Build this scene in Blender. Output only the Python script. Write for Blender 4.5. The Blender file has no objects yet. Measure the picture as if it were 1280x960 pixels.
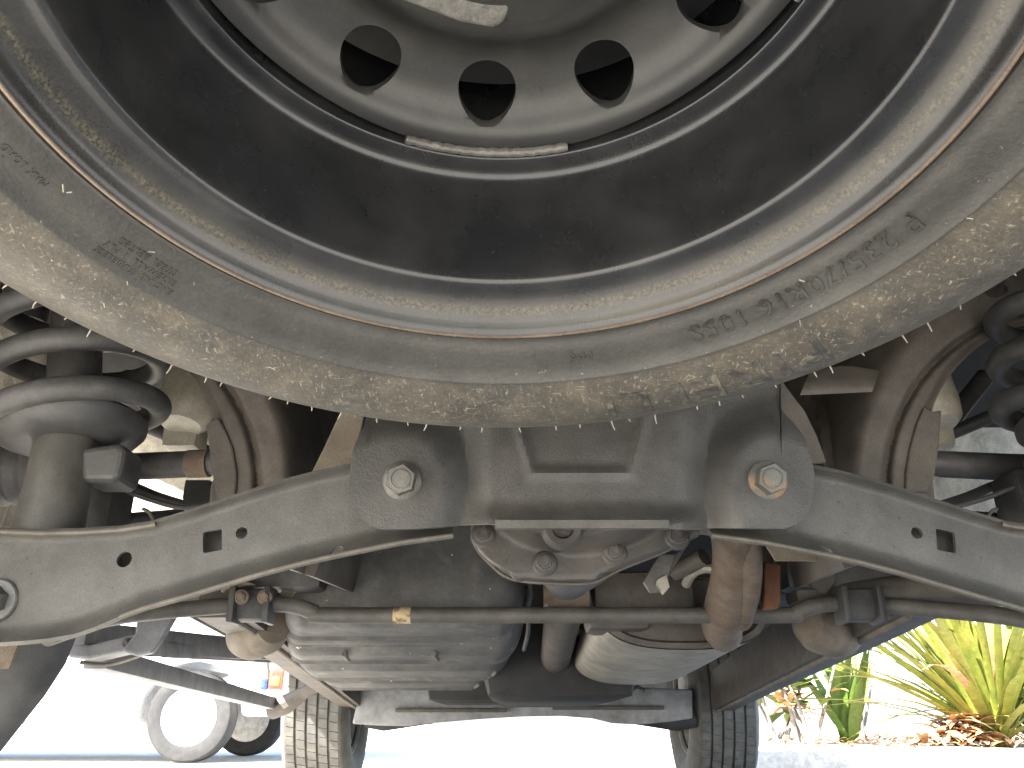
import bpy, bmesh, math, random
from mathutils import Vector, Matrix
random.seed(7)
S = bpy.context.scene
COL = S.collection
R = math.radians
PI = math.pi

# ------------------------------------------------------------------ camera, sky, sun, exposure
FPX = 1050.0                       # focal length in pixels of a 1280 px wide picture
PITCH = math.atan(425 / FPX)
CAMH = 0.25
cam = bpy.data.cameras.new('camera'); cam_o = bpy.data.objects.new('camera', cam); COL.objects.link(cam_o)
cam.sensor_width = 36; cam.lens = FPX / 1280 * 36; cam.clip_start = 0.01; cam.clip_end = 2000
cam_o.location = (0, 0, CAMH); cam_o.rotation_euler = (PI / 2 + PITCH, 0, 0)
S.camera = cam_o
SUN_EL, SUN_AZ = R(40), R(226)     # azimuth clockwise from +Y: the sun stands behind and left of the camera
W = bpy.data.worlds.new('World'); S.world = W; W.use_nodes = True
nt = W.node_tree; bgn = nt.nodes['Background']
sky = nt.nodes.new('ShaderNodeTexSky'); sky.sky_type = 'NISHITA'; sky.sun_disc = False
sky.sun_elevation = SUN_EL; sky.sun_rotation = SUN_AZ; sky.air_density = 1.0; sky.dust_density = 2.0
nt.links.new(sky.outputs[0], bgn.inputs[0]); bgn.inputs[1].default_value = 0.12
sl = bpy.data.lights.new('sun', 'SUN'); sl.energy = 4.5; sl.angle = R(0.5); sl.color = (1, .955, .88)
so = bpy.data.objects.new('sun', sl); COL.objects.link(so)
sd = Vector((math.sin(SUN_AZ) * math.cos(SUN_EL), math.cos(SUN_AZ) * math.cos(SUN_EL), math.sin(SUN_EL)))
so.rotation_euler = (-sd).to_track_quat('-Z', 'Y').to_euler()
S.view_settings.view_transform = 'Standard'; S.view_settings.look = 'None'
S.view_settings.gamma = 1; S.view_settings.use_curve_mapping = False
S.view_settings.exposure = 3.05

# ------------------------------------------------------------------ helpers
_F = Vector((0, math.cos(PITCH), math.sin(PITCH))); _U = Vector((0, -math.sin(PITCH), math.cos(PITCH)))
def P(px, py, Y):
    """world point at distance Y in front of the camera seen at picture point (px, py)"""
    v = _F + Vector((1, 0, 0)) * ((px - 640) / FPX) + _U * ((480 - py) / FPX)
    t = Y / v.y
    return Vector((v.x * t, Y, CAMH + v.z * t))
X0 = 0.063                          # centre line of the vehicle
def mir(v): return Vector((2 * X0 - v[0], v[1], v[2]))

def lerp(a, b, t): return a + (b - a) * t
def sst(a, b, x):
    t = max(0., min(1., (x - a) / (b - a))); return t * t * (3 - 2 * t)
def interp(pts, x):
    if x <= pts[0][0]: return pts[0][1]
    for (x0, y0), (x1, y1) in zip(pts, pts[1:]):
        if x <= x1: return lerp(y0, y1, (x - x0) / (x1 - x0)) if x1 > x0 else y1
    return pts[-1][1]

def link_mesh(name, verts, faces, mat, parent=None, smooth=True, loc=None, sharp=35):
    me = bpy.data.meshes.new(name)
    me.from_pydata([tuple(v) for v in verts], [], faces)
    bm = bmesh.new(); bm.from_mesh(me); bmesh.ops.recalc_face_normals(bm, faces=bm.faces)
    if smooth:
        for e in bm.edges:
            if len(e.link_faces) == 2 and e.calc_face_angle(0) > R(sharp): e.smooth = False
        for fc in bm.faces: fc.smooth = True
    bm.to_mesh(me); bm.free()
    o = bpy.data.objects.new(name, me); COL.objects.link(o)
    if mat: me.materials.append(mat)
    if parent: o.parent = parent
    if loc: o.location = loc
    return o
def tag(o, label=None, cat=None, group=None, kind=None):
    if label: o['label'] = label
    if cat: o['category'] = cat
    if group: o['group'] = group
    if kind: o['kind'] = kind
    return o
def empty(name, loc=(0, 0, 0), rot=(0, 0, 0)):
    o = bpy.data.objects.new(name, None); COL.objects.link(o); o.location = loc; o.rotation_euler = rot
    o.empty_display_size = .1
    return o

class MB:
    def __init__(s): s.v = []; s.f = []
    def add(s, v, f):
        n = len(s.v); s.v += [Vector(q) for q in v]; s.f += [tuple(i + n for i in q) for q in f]; return s
    def box(s, c, d, rot=None, bev=0.0):
        bm = bmesh.new(); bmesh.ops.create_cube(bm, size=1)
        for q in bm.verts: q.co = Vector((q.co.x * d[0], q.co.y * d[1], q.co.z * d[2]))
        if bev: bmesh.ops.bevel(bm, geom=bm.edges[:], offset=bev, segments=2, affect='EDGES', profile=.6)
        m = Matrix.Translation(c) @ (rot.to_matrix().to_4x4() if rot else Matrix())
        bm.verts.index_update()
        s.add([m @ q.co for q in bm.verts], [[q.index for q in fc.verts] for fc in bm.faces]); bm.free(); return s
    def tube(s, pts, r, seg=14, cap=True, smooth=0):
        pts = [Vector(p) for p in pts]
        if smooth: pts, r = spline(pts, smooth, r)
        n = len(pts); rr = r if isinstance(r, (list, tuple)) else [r] * n
        V = []; Fc = []
        t0 = (pts[1] - pts[0]).normalized()
        up = Vector((0, 0, 1)) if abs(t0.z) < .9 else Vector((1, 0, 0))
        u = t0.cross(up).normalized()
        for i in range(n):
            t = (pts[min(i + 1, n - 1)] - pts[max(i - 1, 0)]).normalized()
            u = (u - t * u.dot(t)).normalized(); w = t.cross(u)
            for k in range(seg):
                a = 2 * PI * k / seg; V.append(pts[i] + (u * math.cos(a) + w * math.sin(a)) * rr[i])
        for i in range(n - 1):
            for k in range(seg):
                k2 = (k + 1) % seg; Fc.append((i * seg + k, i * seg + k2, (i + 1) * seg + k2, (i + 1) * seg + k))
        if cap: Fc.append(tuple(range(seg))[::-1]); Fc.append(tuple((n - 1) * seg + k for k in range(seg)))
        return s.add(V, Fc)
    def lathe(s, prof, seg=96, M=None, closed=False, a0=0, a1=2 * PI, rfun=None):
        """prof: (r, z) around local z, M places it"""
        full = abs(a1 - a0 - 2 * PI) < 1e-6; n = len(prof); m = seg if full else seg + 1
        V = []; Fc = []
        for i in range(m):
            a = a0 + (a1 - a0) * i / seg
            for j, (r, z) in enumerate(prof):
                q = Vector((r * math.cos(a), r * math.sin(a), z))
                if rfun: q = rfun(q, a, j)
                V.append(M @ q if M else q)
        for i in range(seg):
            i2 = (i + 1) % m
            for j in range(n if closed else n - 1):
                j2 = (j + 1) % n; Fc.append((i * n + j, i2 * n + j, i2 * n + j2, i * n + j2))
        return s.add(V, Fc)
    def poly(s, front, back):
        n = len(front); V = list(front) + list(back)
        Fc = [tuple(range(n)), tuple(range(2 * n - 1, n - 1, -1))] + [(i, (i + 1) % n, n + (i + 1) % n, n + i) for i in range(n)]
        return s.add(V, Fc)
    def sheet(s, grid, th, flat=False):
        """grid[i][j] of points -> closed sheet of thickness th (th>0: away from the camera)"""
        a, b = len(grid), len(grid[0]); nrm = []
        for i in range(a):
            for j in range(b):
                du = grid[min(i + 1, a - 1)][j] - grid[max(i - 1, 0)][j]; dv = grid[i][min(j + 1, b - 1)] - grid[i][max(j - 1, 0)]
                n = du.cross(dv)
                n = n.normalized() if n.length > 1e-12 else Vector((0, 1, 0))
                if n.y < 0: n = -n
                if flat: n = Vector((0, 1, 0))
                nrm.append(n)
        V = [grid[i][j] for i in range(a) for j in range(b)]
        V += [V[k] + nrm[k] * th for k in range(a * b)]
        I = lambda i, j, l=0: i * b + j + l * a * b
        Fc = []
        for i in range(a - 1):
            for j in range(b - 1):
                Fc.append((I(i, j), I(i + 1, j), I(i + 1, j + 1), I(i, j + 1)))
                Fc.append((I(i, j, 1), I(i, j + 1, 1), I(i + 1, j + 1, 1), I(i + 1, j, 1)))
        for i in range(a - 1):
            for j in (0, b - 1): Fc.append((I(i, j), I(i + 1, j), I(i + 1, j, 1), I(i, j, 1)))
        for j in range(b - 1):
            for i in (0, a - 1): Fc.append((I(i, j), I(i, j + 1), I(i, j + 1, 1), I(i, j, 1)))
        return s.add(V, Fc)
    def build(s, name, mat, parent=None, smooth=True, sharp=35, loc=None):
        return link_mesh(name, s.v, s.f, mat, parent, smooth, loc, sharp)
    def mirrored(s):
        m = MB(); m.v = [mir(v) for v in s.v]; m.f = [tuple(reversed(q)) for q in s.f]; return m

def spline(pts, k, r):
    out = []; ro = []; n = len(pts); rr = r if isinstance(r, (list, tuple)) else [r] * n
    for i in range(n - 1):
        p0, p1, p2, p3 = pts[max(i - 1, 0)], pts[i], pts[i + 1], pts[min(i + 2, n - 1)]
        for j in range(k):
            t = j / k
            out.append(.5 * ((2 * p1) + (p2 - p0) * t + (2 * p0 - 5 * p1 + 4 * p2 - p3) * t * t + (3 * p1 - p0 - 3 * p2 + p3) * t ** 3))
            ro.append(lerp(rr[i], rr[i + 1], t))
    out.append(pts[-1]); ro.append(rr[-1]); return out, ro

def frame_to(c, z, x=None):
    """matrix whose local z points along z"""
    z = Vector(z).normalized(); x = Vector(x) if x else (Vector((1, 0, 0)) if abs(z.x) < .9 else Vector((0, 1, 0)))
    x = (x - z * x.dot(z)).normalized(); y = z.cross(x)
    m = Matrix((x, y, z)).transposed().to_4x4(); m.translation = c; return m

def cut(o, cutters):
    """cut real openings; cutters: MB objects"""
    tmp = []
    for c in cutters:
        q = c.build('cutter', None, o.parent, smooth=False); tmp.append(q)
        md = o.modifiers.new('b', 'BOOLEAN'); md.operation = 'DIFFERENCE'; md.object = q; md.solver = 'EXACT'
    dg = bpy.context.evaluated_depsgraph_get(); dg.update()
    me = bpy.data.meshes.new_from_object(o.evaluated_get(dg)); old = o.data
    mats = list(old.materials); o.modifiers.clear(); me.materials.clear()
    for m in mats: me.materials.append(m)
    me.name = old.name; o.data = me; bpy.data.meshes.remove(old)
    for q in tmp:
        d = q.data; bpy.data.objects.remove(q); bpy.data.meshes.remove(d)
    return o

# ------------------------------------------------------------------ materials
def mat(name, base, rough=.6, metal=0., mix=(), bump=(), spec=.5, coat=0., bands=()):
    """mix: (colour, scale, lo, hi, detail, distortion, amount) noise patches of a second colour; bump: (scale, strength, distance)
       bands: (r0, r1, soft, colour, amount, noise) rings of dirt or rust around the object's own axis"""
    m = bpy.data.materials.new(name); m.use_nodes = True; n = m.node_tree.nodes; L = m.node_tree.links
    b = n['Principled BSDF']; b.inputs['Roughness'].default_value = rough; b.inputs['Metallic'].default_value = metal
    b.inputs['Specular IOR Level'].default_value = spec; b.inputs['Coat Weight'].default_value = coat
    tc = n.new('ShaderNodeTexCoord'); col = None
    rgb = n.new('ShaderNodeRGB'); rgb.outputs[0].default_value = (*base, 1); col = rgb.outputs[0]
    rr = None
    def radius():
        nonlocal rr
        if rr is None:
            sp = n.new('ShaderNodeVectorMath'); sp.operation = 'MULTIPLY'; sp.inputs[1].default_value = (1, 1, 0)
            L.new(tc.outputs['Object'], sp.inputs[0])
            ln = n.new('ShaderNodeVectorMath'); ln.operation = 'LENGTH'; L.new(sp.outputs[0], ln.inputs[0]); rr = ln.outputs['Value']
        return rr
    def rampnode(v, a, c, soft):
        mr = n.new('ShaderNodeMapRange'); mr.interpolation_type = 'SMOOTHSTEP'
        mr.inputs[1].default_value = a; mr.inputs[2].default_value = c; L.new(v, mr.inputs[0]); return mr.outputs[0]
    def noise(scale, detail, dist, stretch=None):
        t = n.new('ShaderNodeTexNoise'); t.inputs['Scale'].default_value = scale; t.inputs['Detail'].default_value = detail
        t.inputs['Distortion'].default_value = dist; t.inputs['Roughness'].default_value = .62
        if stretch:
            mp = n.new('ShaderNodeMapping'); mp.inputs['Scale'].default_value = stretch; L.new(tc.outputs['Object'], mp.inputs[0]); L.new(mp.outputs[0], t.inputs[0])
        else: L.new(tc.outputs['Object'], t.inputs[0])
        return t.outputs['Fac']
    def blend(fac, c2, amount):
        nonlocal col
        mu = n.new('ShaderNodeMath'); mu.operation = 'MULTIPLY'; mu.inputs[1].default_value = amount; L.new(fac, mu.inputs[0])
        mx = n.new('ShaderNodeMix'); mx.data_type = 'RGBA'; L.new(mu.outputs[0], mx.inputs['Factor']); L.new(col, mx.inputs['A'])
        mx.inputs['B'].default_value = (*c2, 1); col = mx.outputs['Result']
    for q in mix:
        c2, sc, lo, hi, det, dist, am = q[:7]
        fac = rampnode(noise(sc, det, dist, q[8] if len(q) > 8 else None), lo, hi, 0)
        if len(q) > 7 and q[7]:
            r0, r1 = q[7]; k = n.new('ShaderNodeMath'); k.operation = 'MULTIPLY'
            L.new(fac, k.inputs[0]); L.new(rampnode(radius(), r0, r1, 0), k.inputs[1]); fac = k.outputs[0]
        blend(fac, c2, am)
    for r0, r1, soft, c2, am, nz in bands:
        a = rampnode(radius(), r0 - soft, r0 + soft, 0); c = rampnode(radius(), r1 + soft, r1 - soft, 0)
        k = n.new('ShaderNodeMath'); k.operation = 'MULTIPLY'; L.new(a, k.inputs[0]); L.new(c, k.inputs[1]); fac = k.outputs[0]
        if nz:
            k2 = n.new('ShaderNodeMath'); k2.operation = 'MULTIPLY'; L.new(fac, k2.inputs[0]); L.new(rampnode(noise(nz, 6, .4), .38, .66, 0), k2.inputs[1]); fac = k2.outputs[0]
        blend(fac, c2, am)
    # grime: broad uneven tone plus fine grain
    for gs, gd, lo, hi in ((27, 10, .70, 1.28), (520, 3, .80, 1.20)):
        gm = n.new('ShaderNodeMapRange'); gm.inputs[1].default_value = .3; gm.inputs[2].default_value = .7; gm.inputs[3].default_value = lo; gm.inputs[4].default_value = hi
        L.new(noise(gs, gd, .2), gm.inputs[0])
        gx = n.new('ShaderNodeVectorMath'); gx.operation = 'SCALE'; L.new(col, gx.inputs[0]); L.new(gm.outputs[0], gx.inputs['Scale']); col = gx.outputs[0]
    L.new(col, b.inputs['Base Color'])
    # uneven gloss
    rn = n.new('ShaderNodeMapRange'); rn.inputs[3].default_value = max(.05, rough - .08); rn.inputs[4].default_value = min(1, rough + .12)
    L.new(noise(14, 5, .2), rn.inputs[0]); L.new(rn.outputs[0], b.inputs['Roughness'])
    prev = None
    for sc, st, ds in bump:
        bp = n.new('ShaderNodeBump'); bp.inputs['Strength'].default_value = st; bp.inputs['Distance'].default_value = ds
        L.new(noise(sc, 4, 0), bp.inputs['Height'])
        if prev: L.new(prev, bp.inputs['Normal'])
        prev = bp.outputs[0]
    if prev: L.new(prev, b.inputs['Normal'])
    return m

DUST = (.30, .25, .18)
M = {}
M['tyre'] = mat('dusty_tyre_rubber', (0.0221, 0.0221, 0.0202), .50, mix=[
    ((0.0430, 0.0410, 0.0359), 9, .25, .7, 8, .3, .7),
    ((0.0638, 0.0547, 0.0411), 22, .20, .72, 12, .25, .85, (.2490, .2560)),
    ((0.0879, 0.0750, 0.0554), 75, .48, .74, 12, .4, .8, (.2497, .2580)),
    ((0.0299, 0.0280, 0.0248), 40, .56, .68, 12, .3, .6, (.250, .262)),
    ((0.1953, 0.1728, 0.1303), 560, .575, .69, 8, .5, .8, (.250, .258), (1, .30, 1)),
    ((0.1953, 0.1728, 0.1303), 560, .585, .70, 8, .5, .8, (.250, .258), (.30, 1, 1)),
    ((0.3908, 0.3650, 0.2995), 330, .69, .745, 3, 1.2, .95, (.225, .262)),
    ((0.2605, 0.2411, 0.1954), 120, .69, .77, 8, 2.0, .8, (.240, .27)),
    ((0.1953, 0.1826, 0.1563), 240, .70, .76, 3, 1.0, .5)], bump=[(70, .3, .0012), (320, .45, .0010)])
M['letter'] = mat('raised_rubber_lettering', (0.0242, 0.0242, 0.0228), .5, mix=[
    ((0.0504, 0.0484, 0.0430), 40, .4, .65, 6, .5, .6), ((0.1344, 0.1176, 0.0874), 70, .45, .65, 8, .8, .75, (.250, .258))], bump=[(260, .3, .0006)])
M['hair'] = mat('vent_hair_rubber', (0.2520, 0.2280, 0.1860), .7)
M['rim'] = mat('black_painted_wheel_steel', (0.0104, 0.0110, 0.0124), .26, spec=.6, mix=[
    ((0.0192, 0.0196, 0.0200), 5, .35, .75, 8, .3, .7), ((0.0600, 0.0592, 0.0560), 300, .62, .72, 6, .5, .35), ((0.0320, 0.0312, 0.0296), 14, .45, .75, 12, .2, .4)],
    bands=[(.2035, .2170, .0035, (0.0238, 0.0228, 0.0203), .85, 0), (.2092, .2130, .0022, (0.12, 0.104, 0.066), .6, 560), (.2192, .25, .0006, (0.1360, 0.1000, 0.0704), .95, 0)],
    bump=[(700, .12, .0002)])
M['disc'] = mat('dull_grey_wheel_disc_paint', (0.0211, 0.0208, 0.0195), .40, mix=[((0.0316, 0.0306, 0.0280), 8, .35, .7, 8, .5, .7), ((0.0074, 0.0074, 0.0074), 60, .66, .72, 5, .8, .6), ((0.0632, 0.0606, 0.0527), 260, .66, .74, 5, .5, .35)],
    bands=[(.1605, .2, .002, (0.0095, 0.0095, 0.0095), .8, 0)], bump=[(380, .15, .0003)])
M['weld'] = mat('bare_weld_bead', (0.1000, 0.0970, 0.0880), .5, .3, mix=[((0.1700, 0.1600, 0.1400), 90, .4, .7, 5, .3, .6)], bump=[(160, .6, .002)])
M['steel'] = mat('grey_coated_chassis_steel', (0.0414, 0.0403, 0.0379), .5, mix=[((0.0598, 0.0562, 0.0509), 9, .38, .72, 7, .4, .75),
    ((0.0260, 0.0255, 0.0249), 45, .6, .75, 5, .5, .5), ((0.0835, 0.0651, 0.0468), 5, .55, .8, 6, .8, .30), ((0.0118, 0.0118, 0.0118), 130, .70, .74, 2, 0, .7), ((0.1042, 0.0935, 0.0781), 160, .70, .75, 4, .6, .6)], bump=[(170, .22, .0012), (620, .55, .0009)])
M['arm'] = mat('dusty_coated_arm_steel', (0.0468, 0.0456, 0.0412), .55, mix=[((0.0711, 0.0661, 0.0580), 8, .35, .7, 7, .4, .8),
    ((0.0306, 0.0293, 0.0268), 60, .6, .75, 5, .5, .5), ((0.0137, 0.0131, 0.0125), 150, .69, .74, 2, 0, .8), ((0.1036, 0.0942, 0.0799), 190, .71, .76, 4, .6, .6)], bump=[(180, .2, .0012), (640, .55, .0009)])
M['bar'] = mat('dusty_bar_paint', (0.0792, 0.0756, 0.0684), .55, mix=[((0.1224, 0.1116, 0.0936), 12, .4, .7, 7, .4, .7)], bump=[(200, .2, .0006)])
M['cover'] = mat('oily_brown_grey_casting', (.052, .048, .044), .5, mix=[((.085, .075, .065), 11, .38, .72, 8, .4, .7), ((.03, .028, .027), 40, .58, .75, 6, .5, .6)], bump=[(200, .3, .0012)])
M['edge'] = mat('bare_sheet_edge', (0.0809, 0.0728, 0.0585), .55, mix=[((0.0530, 0.0422, 0.0326), 40, .4, .7, 5, .5, .7)])
M['frame'] = mat('brown_grey_frame_coating', (0.074, 0.064, 0.055), .62, mix=[((0.108, 0.093, 0.076), 7, .35, .7, 7, .5, .75), ((0.056, 0.052, 0.047), 22, .58, .75, 6, .6, .5)], bump=[(60, .2, .002), (380, .3, .0006)])
M['tan'] = mat('dusty_tan_bracket', (0.143, 0.119, 0.088), .7, mix=[((0.204, 0.170, 0.129), 14, .35, .7, 6, .5, .7)], bump=[(200, .3, .0008)])
M['bolt'] = mat('coated_bolt_steel', (0.0755, 0.0734, 0.0680), .45, .25, mix=[((0.1156, 0.1102, 0.0952), 60, .4, .7, 6, .5, .7), ((0.0870, 0.0694, 0.0517), 25, .58, .74, 6, .8, .6)], bump=[(300, .35, .0008)])
M['rustybolt'] = mat('rusty_bolt_steel', (0.0927, 0.0950, 0.0850), .55, .2, mix=[((0.1987, 0.1224, 0.0648), 22, .50, .62, 6, .8, .85)], bump=[(260, .5, .001)])
M['black'] = mat('black_suspension_paint', (0.0378, 0.0378, 0.0387), .5, mix=[((0.0918, 0.0864, 0.0810), 14, .38, .72, 7, .5, .7)], bump=[(170, .25, .001)])
M['damper'] = mat('dusty_damper_tube', (0.0600, 0.0576, 0.0536), .5, mix=[((0.0960, 0.0888, 0.0768), 10, .4, .7, 6, .4, .7)], bump=[(220, .2, .0006)])
M['dark'] = mat('dark_underbody_coating', (.022, .022, .023), .75, mix=[((.05, .047, .042), 5, .4, .7, 6, .5, .6)], bump=[(40, .3, .003)])
M['rust'] = mat('rusted_exhaust_steel', (0.1170, 0.0828, 0.0594), .72, .1, mix=[((0.1710, 0.1395, 0.1080), 16, .36, .66, 9, .6, .85), ((0.0630, 0.0405, 0.0270), 34, .55, .72, 6, .6, .7)], bump=[(150, .4, .0012)])
M['redrust'] = mat('red_rusted_bracket', (0.1050, 0.0420, 0.0210), .8, mix=[((0.1540, 0.0770, 0.0385), 40, .4, .65, 6, .5, .7)], bump=[(150, .4, .0012)])
M['muffler'] = mat('weathered_aluminised_steel', (0.259, 0.238, 0.202), .5, .35, mix=[((0.360, 0.331, 0.274), 6, .35, .7, 7, .5, .7), ((0.115, 0.094, 0.072), 30, .6, .75, 7, .7, .5)], bump=[(90, .2, .001)])
M['tank'] = mat('dusty_black_plastic_tank', (0.0572, 0.0590, 0.0612), .68, mix=[((0.1337, 0.1286, 0.1196), 4, .3, .65, 7, .5, .85), ((0.2419, 0.2258, 0.2017), 13, .5, .78, 10, .8, .6), ((0.6366, 0.6169, 0.5565), 90, .735, .75, 2, 0, .9)], bump=[(120, .2, .001)])
M['beige'] = mat('pale_beige_undercoat', (.70, .65, .53), .75, mix=[((.40, .35, .27), 24, .42, .7, 8, .6, .7), ((.66, .61, .5), 60, .5, .7, 6, .6, .5)], bump=[(110, .5, .003)])
M['beigepaint'] = mat('beige_body_paint', (.55, .51, .42), .45, mix=[((.42, .38, .30), 6, .4, .7, 6, .5, .6)], bump=[(120, .1, .001)])
M['paint'] = mat('gold_grey_body_paint', (.30, .28, .24), .3, coat=.6)
M['glass'] = mat('dark_window_glass', (.02, .025, .03), .08)
M['plastic'] = mat('black_plastic', (0.039, 0.039, 0.042), .55, mix=[((0.104, 0.098, 0.091), 8, .4, .7, 6, .5, .5)], bump=[(300, .2, .0006)])
M['tread'] = mat('worn_hazed_tyre_rubber', (.10, .098, .092), .75, mix=[((.13, .12, .10), 12, .35, .7, 7, .5, .7)], bump=[(120, .3, .001)])  # rubber lightened so its colour carries the lens haze over the far wheels
M['mud'] = mat('mud_dried_tyre_flank', (.36, .32, .27), .9, mix=[((.5, .45, .38), 18, .35, .65, 8, .6, .8), ((.16, .14, .12), 30, .58, .72, 6, .6, .6)], bump=[(120, .6, .003)])
M['whitewheel'] = mat('silver_wheel_paint', (.5, .49, .47), .35, .3, mix=[((.25, .22, .18), 18, .5, .7, 6, .5, .6)])
M['tag'] = mat('weathered_paper_label', (.46, .36, .22), .8, mix=[((.12, .09, .06), 55, .5, .6, 4, .3, .8)])
M['board'] = mat('hazed_step_board_metal', (.15, .155, .17), .5, mix=[((.17, .17, .17), 12, .4, .7, 6, .4, .6)], bump=[(200, .2, .0006)])  # lighter bluish tone puts the pale blue haze into the colour
M['subframe'] = mat('hazed_grey_subframe', (0.2700, 0.2767, 0.2835), .6, mix=[((0.1755, 0.1755, 0.1755), 9, .4, .7, 6, .5, .6)], bump=[(120, .2, .001)])  # washed-out bluish grey: lens haze is painted into this colour
M['concrete'] = mat('sunlit_concrete_paving', (.46, .44, .40), .85, mix=[((.38, .36, .32), 1.5, .35, .7, 9, .5, .8), ((.52, .5, .46), 9, .45, .7, 8, .6, .6), ((.2, .19, .17), 40, .66, .76, 5, .5, .6)], bump=[(60, .4, .004)])
M['soil'] = mat('pale_dry_gravel_soil', (.40, .35, .28), .95, mix=[((.28, .22, .15), 5, .4, .65, 9, .6, .7), ((.5, .46, .4), 30, .5, .68, 6, .4, .7)], bump=[(25, .8, .03), (120, .6, .01)])
M['carwhite'] = mat('white_car_paint', (.78, .78, .77), .3, coat=.5)
M['carblue'] = mat('blue_tinted_trim', (.03, .06, .22), .2)
M['lampred'] = mat('red_lamp_lens', (.55, .03, .015), .15, coat=.6)
M['lamporange'] = mat('amber_lamp_lens', (.75, .22, .03), .15, coat=.6)
M['leafA'] = mat('yellow_green_strap_leaf', (0.1688, 0.1938, 0.0275), .5, mix=[((0.2375, 0.2188, 0.0438), 3, .4, .7, 5, .5, .8), ((0.0625, 0.1063, 0.0150), 7, .5, .75, 5, .4, .6)])
M['leafB'] = mat('bright_green_leaf', (0.0960, 0.1680, 0.0264), .5, mix=[((0.1680, 0.1920, 0.0360), 4, .4, .7, 5, .5, .8)])
M['leafdry'] = mat('dry_brown_leaf', (0.3500, 0.1875, 0.0875), .8, mix=[((0.5250, 0.3625, 0.1875), 6, .4, .7, 5, .5, .8)])
M['stem'] = mat('grey_woody_stem', (.20, .18, .16), .8)

# ------------------------------------------------------------------ the setting
def quad_sheet(name, x0, x1, y0, y1, z, m, nx=1, ny=1, rough=0):
    V = []; Fc = []
    for i in range(nx + 1):
        for j in range(ny + 1):
            edge = i in (0, nx) or j in (0, ny)
            V.append((lerp(x0, x1, i / nx), lerp(y0, y1, j / ny), z + (0 if edge else random.uniform(-rough, rough))))
    for i in range(nx):
        for j in range(ny): Fc.append((i * (ny + 1) + j, (i + 1) * (ny + 1) + j, (i + 1) * (ny + 1) + j + 1, i * (ny + 1) + j + 1))
    return tag(link_mesh(name, V, Fc, m), kind='structure')
quad_sheet('pavement', -400, 400, -400, 400, 0, M['concrete'])
BED = .12
quad_sheet('planting_bed', 1.25, 40, 4.9, 40, BED, M['soil'], 120, 110, .012)
k = MB(); k.box((20.6, 4.84, .055), (38.8, .12, .13), bev=.01); k.box((1.19, 22.4, .055), (.12, 35.2, .13), bev=.01)
tag(k.build('kerb', M['concrete']), kind='structure')

# ------------------------------------------------------------------ spare wheel (hangs flat under the tail, tipped down at the front)
TILT = -math.atan(.1878)
spare = empty('spare_wheel', (-.006, .2603, .2691 + CAMH), (TILT, 0, 0))
tag(spare, 'large dusty black spare wheel slung flat under the tail, drilled steel disc facing down', 'spare wheel')
# tyre: closed section, local z = depth into the wheel (0 = plane of the near rim edge)
TYP = [(.2205, .010), (.2225, .002), (.2245, -.0030), (.2275, -.0035), (.2292, -.0062), (.234, -.0090), (.2415, -.0130), (.2487, -.0160),
       (.2497, -.0186), (.2507, -.0194), (.2518, -.0184), (.259, -.0215), (.268, -.0258), (.278, -.0280), (.288, -.0272), (.298, -.0242), (.309, -.0188),
       (.320, -.0118), (.331, -.0030), (.3415, .0070), (.3485, .0165), (.3502, .0172), (.3512, .0192), (.3508, .0212), (.3560, .0280), (.3610, .037), (.3650, .050)]
tyre_prof = TYP + [(.3670, .070), (.3600, .0715), (.3600, .078), (.3675, .0795), (.3680, .105), (.3600, .1065), (.3600, .113), (.3680, .1145), (.3670, .140), (.36, .163), (.347, .184), (.32, .205), (.28, .216), (.245, .212), (.2245, .196), (.2205, .184)]
tyre = MB().lathe(tyre_prof, 240, closed=True).build('tyre', M['tyre'], spare, sharp=50)
tag(tyre, 'dusty black tyre with raised sidewall lettering')

def surf(r):
    """tyre sidewall depth at radius r"""
    for (r0, z0), (r1, z1) in zip(TYP[5:], TYP[6:]):
        if r0 <= r <= r1: return lerp(z0, z1, (r - r0) / (r1 - r0))
    return -.01
def ring_text(txt, alpha_c, r_base, size, up_out=True, relief=.0009, width=1.0, name='sidewall_lettering', spread=None, weight=0.0):
    cu = bpy.data.curves.new('t', 'FONT'); cu.body = txt; cu.size = size; cu.align_x = 'CENTER'; cu.resolution_u = 3
    cu.space_character = spread or 1.0; cu.extrude = .5; cu.offset = weight
    o = bpy.data.objects.new('t', cu); COL.objects.link(o)
    dg = bpy.context.evaluated_depsgraph_get(); dg.update()
    me = bpy.data.meshes.new_from_object(o.evaluated_get(dg)); bpy.data.objects.remove(o)
    bm = bmesh.new(); bm.from_mesh(me)
    bmesh.ops.triangulate(bm, faces=bm.faces)
    bmesh.ops.subdivide_edges(bm, edges=[e for e in bm.edges if e.calc_length() > size * .3], cuts=1)
    for v in bm.verts:
        u, w, z = v.co.x * width, v.co.y, v.co.z
        if up_out: a = R(alpha_c) - u / (r_base + size * .35); r = r_base + w
        else: a = R(alpha_c) + u / (r_base - size * .35); r = r_base - w
        d = surf(r) - (relief if z > 0 else -.0012)
        v.co = Vector((r * math.sin(a), r * math.cos(a), d))
    bmesh.ops.recalc_face_normals(bm, faces=bm.faces)
    m2 = bpy.data.meshes.new(name); bm.to_mesh(m2); bm.free(); bpy.data.meshes.remove(me)
    m2.materials.append(M['letter']); q = bpy.data.objects.new(name, m2); COL.objects.link(q); q.parent = tyre
    return q
ring_text('PIRELLI', 29, .2660, .034, width=1.28, spread=1.10, relief=.0008)
ring_text('P 235/70R16 105S', 46, .2325, .0150, width=1.15, spread=1.12, relief=.0009)
for i, t in enumerate(('RADIAL  TUBELESS', 'SIDEWALL  1 PLY', 'STEEL BELTED')):
    ring_text(t, -54, .2445 - i * .0052, .0050, relief=.0007, spread=1.15)
ring_text('1120', -75.5, .2395, .0068, relief=.0007, spread=1.1)
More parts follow.
